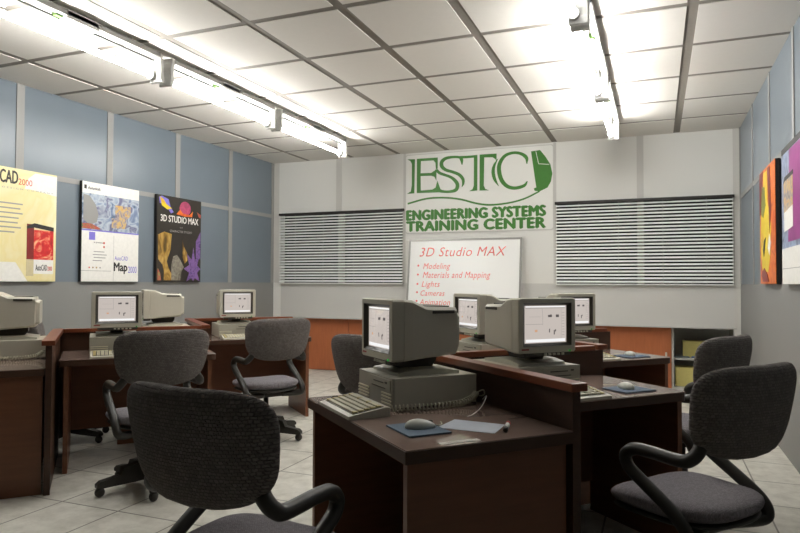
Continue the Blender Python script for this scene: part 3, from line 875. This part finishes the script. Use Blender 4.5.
# ================================================================ COMPUTER (origin: front centre on the desk, user on -y)
def make_computer():
    t = thing('desktop_computer', 'x', 'computer', (0, 0, 0), 0, 'beige desktop computer cases under the monitors')
    w, d, h = 0.178, 0.395, 0.125
    bx('case', 'beige', t, -w, w, 0.012, d, 0.006, h, bev=0.003)
    bx('front_panel', 'beige2', t, -w, w, 0.0, 0.012, 0.006, h, bev=0.002)
    dp = bx('drive_bay', 'beige2', t, -0.04, 0.165, -0.004, 0.004, 0.07, 0.118)
    bx('drive_slot', 'recess', dp, 0.0, 0.10, -0.006, -0.003, 0.098, 0.103)
    bx('drive_slot', 'recess', dp, -0.02, 0.12, -0.006, -0.003, 0.078, 0.082)
    bx('round_button', 'recess', dp, 0.12, 0.135, -0.007, -0.003, 0.1, 0.108)
    for x0, x1 in ((-0.172, -0.06), (0.08, 0.172)):
        bm = B()
        for k in range(4):
            z = 0.018 + 0.013 * k
            box(bm, x0, x1, -0.006, 0.001, z, z + 0.006)
        obj('vent_ribs', bm, 'key', t)
    for sx in (-0.15, 0.15):
        for y in (0.04, 0.35):
            bx('foot', 'recess', t, sx - 0.012, sx + 0.012, y - .012, y + .012, 0, 0.007)
    return t

def make_monitor():
    """origin: centre of the stand plate on top of the computer, screen on -y"""
    t = thing('crt_monitor', 'x', 'monitor', (0, 0, 0), 0, 'bulky beige tube monitors')
    # housing: lofted sections (y, half width, z0, z1, chamfer)
    secs = [(-0.20, 0.1615, 0.066, 0.314, 0.008), (-0.1955, 0.1645, 0.063, 0.317, 0.008), (-0.150, 0.1645, 0.063, 0.317, 0.008), (-0.149, 0.1615, 0.066, 0.314, 0.008),
            (-0.146, 0.1615, 0.066, 0.314, 0.008), (-0.145, 0.1640, 0.064, 0.316, 0.008), (-0.105, 0.162, 0.067, 0.314, 0.010), (-0.04, 0.156, 0.072, 0.286, 0.012), (0.03, 0.151, 0.076, 0.284, 0.012),
            (0.115, 0.143, 0.082, 0.281, 0.014), (0.117, 0.124, 0.097, 0.264, 0.014), (0.142, 0.116, 0.102, 0.256, 0.014)]
    bm = B()
    rings = []
    for y, w, a, b, c in secs:
        rings.append([bm.verts.new((x, y, z)) for x, z in [(-w + c, a), (w - c, a), (w, a + c), (w, b - c), (w - c, b), (-w + c, b), (-w, b - c), (-w, a + c)]])
    # front opening for the screen
    ox, o0, o1 = 0.138, 0.094, 0.295
    fr = [bm.verts.new((x, -0.20, z)) for x, z in [(-ox, o0), (ox, o0), (ox, o0), (ox, o1), (ox, o1), (-ox, o1), (-ox, o1), (-ox, o0)]]
    inn = [bm.verts.new((x * 0.96, -0.170, o0 + (z - o0) * 0.97 + 0.003)) for x, z in [(v.co.x, v.co.z) for v in fr]]
    for A, C in [(rings[0], fr), (fr, inn)]:
        for k in range(8):
            try:
                bm.faces.new([A[k], A[(k + 1) % 8], C[(k + 1) % 8], C[k]])
            except ValueError:
                pass
    for i in range(len(rings) - 1):
        for k in range(8):
            bm.faces.new([rings[i][k], rings[i][(k + 1) % 8], rings[i + 1][(k + 1) % 8], rings[i + 1][k]])
    bm.faces.new(rings[-1])
    bmesh.ops.remove_doubles(bm, verts=bm.verts[:], dist=0.0002)
    obj('housing', bm, 'beige', t)
    # dark bezel ring
    bm = B()
    fo = [(-ox, o0), (ox, o0), (ox, o1), (-ox, o1)]
    sx, s0, s1 = 0.121, 0.108, 0.282
    fi = [(-sx, s0), (sx, s0), (sx, s1), (-sx, s1)]
    A = [bm.verts.new((x, -0.2015, z)) for x, z in fo]
    Bv = [bm.verts.new((x, -0.186, z)) for x, z in fi]
    Cv = [bm.verts.new((x, -0.172, z)) for x, z in fo]
    for k in range(4):
        j = (k + 1) % 4
        bm.faces.new([A[k], A[j], Bv[j], Bv[k]])
        bm.faces.new([A[k], A[j], Cv[j], Cv[k]])
    obj('screen_bezel', bm, 'recess', t)
    # bulged glowing screen
    def bulge(x, z):
        return -0.183 - 0.011 * (1 - (x / sx) ** 2) * (1 - ((z - (s0 + s1) / 2) / ((s1 - s0) / 2)) ** 2) ** 0.5 if abs(x) < sx and s0 < z < s1 else -0.183
    bm = B()
    nx, nz = 16, 12
    g = [[bm.verts.new((-sx + 2 * sx * i / nx, bulge(-sx + 2 * sx * i / nx, s0 + (s1 - s0) * j / nz), s0 + (s1 - s0) * j / nz)) for i in range(nx + 1)] for j in range(nz + 1)]
    for j in range(nz):
        for i in range(nx):
            bm.faces.new([g[j][i], g[j][i + 1], g[j + 1][i + 1], g[j + 1][i]])
    scr = obj('screen', bm, 'screen', t, sm=True)
    def strip(bm, x0, x1, z0, z1, mi, lift=0.0008):
        k = max(1, int(max(x1 - x0, z1 - z0) / 0.012))
        hor = (x1 - x0) > (z1 - z0)
        prev = None
        for q in range(k + 1):
            f = q / k
            if hor:
                a, b = (x0 + (x1 - x0) * f, z0), (x0 + (x1 - x0) * f, z1)
            else:
                a, b = (x0, z0 + (z1 - z0) * f), (x1, z0 + (z1 - z0) * f)
            cur = [bm.verts.new((p[0], bulge(*p) - lift, p[1])) for p in (a, b)]
            if prev:
                f_ = bm.faces.new([prev[0], cur[0], cur[1], prev[1]])
                f_.material_index = mi
            prev = cur
    def X(f):
        return -sx + 2 * sx * f
    def Z(f):
        return s0 + (s1 - s0) * f
    bm = B()
    strip(bm, X(0.02), X(0.98), Z(0.925), Z(0.94), 0)
    strip(bm, X(0.02), X(0.40), Z(0.50), Z(0.51), 0)
    strip(bm, X(0.395), X(0.402), Z(0.48), Z(0.92), 0)
    strip(bm, X(0.86), X(0.865), Z(0.12), Z(0.92), 0)
    for k in range(9):
        strip(bm, X(0.88), X(0.95), Z(0.20 + 0.075 * k), Z(0.21 + 0.075 * k), 0)
    strip(bm, X(0.10), X(0.36), Z(0.70), Z(0.706), 0)
    strip(bm, X(0.03), X(0.97), Z(0.025), Z(0.105), 1)
    strip(bm, X(0.03), X(0.97), Z(0.955), Z(0.985), 1)
    obj('window_layout', bm, ['sline', 'sbright'], scr)
    for cx, cz, rx, rz in ((0.56, 0.72, 0.035, 0.03), (0.60, 0.725, 0.02, 0.035), (0.76, 0.72, 0.04, 0.035), (0.56, 0.33, 0.012, 0.05), (0.68, 0.28, 0.014, 0.06), (0.71, 0.33, 0.012, 0.03)):
        bm = B()
        strip(bm, X(cx - rx), X(cx + rx), Z(cz - rz), Z(cz + rz), 0, 0.001)
        obj('drawn_shape', bm, 'sdark', scr)
    bm = B()
    strip(bm, X(0.22), X(0.28), Z(0.30), Z(0.36), 0, 0.001)
    obj('drawn_shape', bm, 'sorange', scr)
    bx('brand_badge', 'redmark', t, -0.148, -0.108, -0.2015, -0.199, 0.078, 0.085)
    cp = bx('control_strip', 'recess', t, -0.125, 0.135, -0.196, -0.14, 0.048, 0.066)
    for k in range(5):
        bx('knob', 'beige', cp, -0.02 + 0.025 * k, -0.006 + 0.025 * k, -0.202, -0.19, 0.051, 0.061)
    bx('power_light', 'green', t, 0.122, 0.132, -0.2035, -0.192, 0.066, 0.074)
    for s in (-1, 1):
        bm = B()
        box(bm, s * 0.1535 - 0.004, s * 0.1535 + 0.004, -0.01, 0.10, 0.257, 0.270)
        for v in bm.verts:
            v.co.x -= s * (v.co.y + 0.01) * 0.085
        obj('side_vent', bm, 'recess', t)
    bx('top_vent', 'recess', t, -0.10, 0.10, -0.01, 0.10, 0.276, 0.2875)
    bm = B()
    prism(bm, [(-0.11, 0.024), (0.05, 0.024), (0.07, 0.05), (0.07, 0.10), (-0.13, 0.085), (-0.125, 0.05)], -0.04, 0.04, 'X')
    obj('swivel_neck', bm, 'recess', t)
    bm = B()
    prism(bm, [(-0.155, 0.0), (0.13, 0.0), (0.13, 0.012), (0.05, 0.024), (-0.08, 0.024), (-0.155, 0.012)], -0.135, 0.135, 'X')
    obj('stand_plate', bm, 'beige', t)
    return t

def make_keyboard(detail=True):
    t = thing('keyboard', 'x', 'keyboard', (0, 0, 0), 0, 'ivory keyboards on the desks')
    bm = prism(B(), [(0, 0), (0.17, 0), (0.17, 0.034), (0.15, 0.036), (0.02, 0.016), (0, 0.012)], 0, 0.345, 'X')
    obj('base', bm, 'beige', t)
    bx('key_well', 'recess', t, 0.012, 0.333, 0.022, 0.148, 0.008, 0.0165)
    w = children(t)[-1]
    for v in w.data.vertices:
        if v.co.z > 0.01:
            v.co.z = 0.0175 + (v.co.y - 0.022) * 0.154
    me = [None, None]
    for j in range(5):
        for i in range(13):
            y0 = 0.026 + j * 0.0242
            x0 = 0.0155 + i * 0.0243
            if j == 0 and 4 <= i <= 8:
                if i == 4:
                    k = obj('key', box(B(), 0, 0.118, 0, 0.0195, 0, 0.011, bev=0.002), 'key', t)
                    k.location = (x0, y0, 0.014 + (y0 - .022) * 0.154)
                continue
            q = 1 if (i in (0, 12) or j == 4 and i % 4 == 0) else 0
            if me[q] is None:
                k = obj('key', box(B(), 0, 0.0190, 0, 0.0195, 0, 0.011, bev=0.0025), 'keyy' if q else 'key', t)
                me[q] = k.data
            elif detail:
                k = bpy.data.objects.new('key', me[q])
                COL.objects.link(k)
                k.parent = t
            k.location = (x0, y0, 0.014 + (y0 - 0.022) * 0.154)
    return t

def make_mouse():
    t = thing('computer_mouse', 'x', 'mouse', (0, 0, 0), 0, 'pale computer mice on blue pads')
    bm = B()
    bmesh.ops.create_uvsphere(bm, u_segments=20, v_segments=12, radius=1)
    for v in bm.verts:
        x, y, z = v.co
        v.co = (x * 0.031 * (1 - 0.12 * y), y * 0.056, max(0.0, 0.004 + z * (0.026 - 0.006 * y)))
    obj('shell', bm, 'mousepl', t, sm=True)
    bx('button_groove', 'beige2', t, -0.0012, 0.0012, 0.012, 0.045, 0.010, 0.0245)
    obj('cable', tube(B(), smooth_path([(0, 0.054, 0.008), (-0.005, 0.07, 0.004), (-0.03, 0.088, 0.003), (-0.065, 0.094, 0.003)], 6), 0.0022, 6), 'cord', t, sm=True)
    return t

def coil(name, path, r, turns, rad, label, group=None):
    p = smooth_path(path, 24)
    n = len(p)
    pts = []
    steps = turns * 9
    for k in range(steps + 1):
        f = k / steps * (n - 1)
        i = min(int(f), n - 2)
        c = p[i].lerp(p[i + 1], f - i)
        d = (p[i + 1] - p[i]).normalized()
        s = d.cross(Vector((0, 0, 1))).normalized()
        u = s.cross(d)
        a = 2 * math.pi * turns * k / steps
        pts.append(c + s * math.cos(a) * r + u * math.sin(a) * r)
    bm = tube(B(), pts, rad, 5)
    return bm
# ================================================================ PODS
ROT = R(-43)
e1 = Vector((math.cos(ROT), math.sin(ROT)))
e2 = Vector((-e1.y, e1.x))
PODS = {'fc': Vector((-0.277, 2.311)), 'rc': Vector((-0.315, 3.835)), 'fl': Vector((-3.338, 2.75)), 'rl': Vector((-3.415, 4.265))}
PROTO = {}
def get(kind, maker):
    if kind not in PROTO:
        PROTO[kind] = maker()
        return PROTO[kind]
    return copy_tree(PROTO[kind])
NAMES = {
 ('fc', 'A'): 'nearest middle desk, the one with the pen and paper',
 ('fc', 'B'): 'middle desk right of the front divider',
 ('rc', 'A'): 'middle desk before the whiteboard',
 ('rc', 'B'): 'rear desk by the wooden cabinet with the handle',
 ('fl', 'A'): 'nearest left desk, cut by the picture edge',
 ('fl', 'B'): 'left desk under the white poster',
 ('rl', 'A'): 'left desk under the dark poster',
 ('rl', 'B'): 'rear left desk near the back wall',
}
def W(kind, P, lx, ly):
    """desk-local to world xy, rotation"""
    if kind == 'A':
        o = P + e1 * -1.0 + e2 * -0.647
        return o + e1 * lx + e2 * ly, ROT
    o = P + e1 * -0.41 + e2 * 0.052
    return o + e2 * lx - e1 * ly, ROT + math.pi / 2
def put(kind, P, lx, ly, z, o, label, dr=0):
    p, a = W(kind, P, lx, ly)
    return place(o, (p.x, p.y, z), a + dr, label)

for pod, P in PODS.items():
    dv = get('divider', make_divider)
    place(dv, (P.x, P.y, 0), ROT, {'fc': 'wooden divider with polished cap behind the nearest middle desk', 'rc': 'wooden divider of the rear middle desks, in front of the whiteboard',
        'fl': 'wooden divider at the left edge, its polished cap end seen end-on', 'rl': 'wooden divider of the rear left desks under the dark poster'}[pod])
    for kind in 'AB':
        where = NAMES[(pod, kind)]
        put(kind, P, 0, 0, 0, get('desk' + kind + (pod if pod == 'fc' else ''), (lambda: make_desk(0.006, 0.645, 1.012 if pod == 'fc' else 0.998)) if kind == 'A' else make_desk), {
            ('fc', 'A'): 'large dark desk in the foreground with pen, paper and mouse pad on its glossy top',
            ('fc', 'B'): 'desk with striped reflections on its top, in front of the right foreground chair',
            ('rc', 'A'): 'dark desk behind the front divider, before the whiteboard',
            ('rc', 'B'): 'rear right desk with a rounded corner before the cabinet handle',
            ('fl', 'A'): 'tall brown desk side at the left picture edge',
            ('fl', 'B'): 'left desk below the white poster with a chair pulled up',
            ('rl', 'A'): 'left desk carrying the sideways monitor under the dark poster',
            ('rl', 'B'): 'rear left desk closest to the back wall corner'}[(pod, kind)])
        cx = 0.248 if kind == 'A' else 0.355
        yf = 0.222 if kind == 'A' else 0.225
        put(kind, P, cx, yf, TOP, get('computer', make_computer), 'beige computer case on the ' + where)
        put(kind, P, cx - 0.005, yf + 0.208, TOP + 0.125, get('monitor', make_monitor), {
            ('fc', 'A'): 'large dark-shaded monitor in the centre foreground, turned to the left',
            ('fc', 'B'): 'monitor right of the front divider showing screen and left side',
            ('rc', 'A'): 'monitor before the whiteboard, turned left, behind the front divider',
            ('rc', 'B'): 'monitor half hidden at right rear, before the right blind',
            ('fl', 'A'): 'monitor seen from its side at the left picture edge',
            ('fl', 'B'): 'monitor with lit screen below the white poster',
            ('rl', 'A'): 'monitor turned sideways below the dark poster, its screen unseen',
            ('rl', 'B'): 'farthest left monitor, lit screen facing out near the back corner'}[(pod, kind)])
        if (pod, kind) in (('rl', 'A'), ('fl', 'A')):
            continue
        kx = 0.18 if kind == 'A' else 0.185
        put(kind, P, kx, 0.0 if kind == 'A' else 0.012, TOP, get('keyboard', make_keyboard), 'ivory keyboard on the ' + where)
        pad = get('pad', lambda: tag(obj('mouse_pad', box(B(), -0.095, 0.095, -0.08, 0.08, 0, 0.006, bev=0.002), 'pad'), 'x', 'mouse pad', 'blue mouse pads'))
        put(kind, P, 0.77, 0.165 if kind == 'A' else 0.155, TOP, pad, 'blue mouse pad on the ' + where)
        put(kind, P, 0.765 if kind == 'A' else 0.77, 0.175, TOP + 0.006, get('mouse', make_mouse), 'pale mouse on the ' + where, R(-12))

# the front desk's small things
P = PODS['fc']
def on_desk(kind, P, lx, ly, z, o, dr=0):
    p, a = W(kind, P, lx, ly)
    o.location = (p.x, p.y, z)
    o.rotation_euler = (0, 0, a + dr)
    return o
pp = obj('paper_sheet', prism(B(), [(-0.105, -0.075), (0.105, -0.075), (0.1, 0.075), (-0.095, 0.08)], 0, 0.0012), 'paper')
on_desk('A', P, 0.80, 0.365, TOP, tag(pp, 'pale blue sheet of paper on the foreground desk beside the divider', 'paper'), R(40))
st = obj('white_sticker', box(B(), -0.012, 0.012, -0.073, 0.073, 0, 0.001), 'label')
on_desk('A', P, 0.975, 0.21, TOP, tag(st, 'white strip label at the near edge of the foreground desk', 'label'), R(0))
pen = thing('marker_pen', 'white marker pen with red cap and black tip on the foreground desk', 'pen', (0, 0, 0))
obj('barrel', tube(B(), [(0, -0.035, 0.0085), (0, 0.032, 0.0085)], 0.0085, 12), 'penwhite', pen, sm=False)
obj('cap', tube(B(), [(0, 0.032, 0.0085), (0, 0.055, 0.0085), (0, 0.06, 0.0085)], [0.0088, 0.0088, 0.006], 12), 'penred', pen)
obj('tip', tube(B(), [(0, -0.06, 0.0085), (0, -0.055, 0.0085), (0, -0.035, 0.0085)], [0.006, 0.0088, 0.0088], 12), 'pblack', pen)
on_desk('A', P, 0.885, 0.455, TOP, pen, R(50))
for pod, lab in (('fc', 'beige coiled cord along the side of the foreground computer'), ('fl', 'beige coiled cord beside the computer at the left picture edge')):
    P = PODS[pod]
    r = 0.0115
    path = [(0.452, 0.205, r + 0.003), (0.47, 0.30, r + 0.003), (0.482, 0.40, r + 0.003), (0.475, 0.50, r + 0.005), (0.458, 0.575, 0.03), (0.452, 0.60, 0.05)]
    bm = coil('c', path, r, 30, 0.0034, '')
    t = thing('coiled_cord', lab, 'cord', (0, 0, 0), 0, 'coiled keyboard cords')
    obj('coil', bm, 'cord', t, sm=True)
    obj('cord_end', tube(B(), smooth_path([(0.452, 0.60, 0.05), (0.47, 0.622, 0.062), (0.468, 0.63, 0.045), (0.45, 0.632, 0.035), (0.426, 0.632, 0.03)], 6), 0.003, 6), 'cord', t, sm=True)
    obj('cord_end', tube(B(), smooth_path([(0.452, 0.205, 0.014), (0.42, 0.19, 0.005), (0.34, 0.185, 0.005), (0.30, 0.178, 0.008)], 6), 0.0025, 6), 'cord', t, sm=True)
    on_desk('A', P, 0, 0, TOP, t)
o = tag(obj('thin_cable', tube(B(), smooth_path([(0.50, 0.60, 0.03), (0.545, 0.59, 0.05), (0.60, 0.53, 0.02), (0.635, 0.47, 0.003), (0.66, 0.43, 0.003)], 8), 0.0022, 6), 'white', sm=True), 'thin white cable arching down to the paper on the foreground desk', 'cable')
on_desk('A', PODS['fc'], 0, 0, TOP, o)

# ================================================================ CHAIRS
chairs = [
 ((-1.137, 1.675), -8, 0, 'large foreground chair at left, seen from behind, facing the nearest desk'),
 ((0.10, 2.71), 52, 0, 'large foreground chair at the right picture edge with its seat showing'),
 ((-1.385, 3.40), -8, 0, 'chair whose back shows left of the large foreground monitor'),
 ((0.125, 4.03), 61, 20, 'chair in front of the grey shelf unit, behind the right foreground chair'),
 ((-2.885, 3.125), 58, 24, 'chair pulled up to the desk below the white poster'),
 ((-2.935, 4.45), 57, 0, 'farthest left chair, under the wall between dark poster and blind'),
 ((-4.33, 3.80), -43, 27, 'chair mostly hidden behind the left desk, only a castor leg showing'),
]
for (x, y), a, turn, lab in chairs:
    ch = place(get('chair', make_chair), (x, y, 0), R(a), lab)
    for c in children(ch):
        if c.name.split('.')[0] == 'leg':
            c.rotation_euler.z += R(turn)
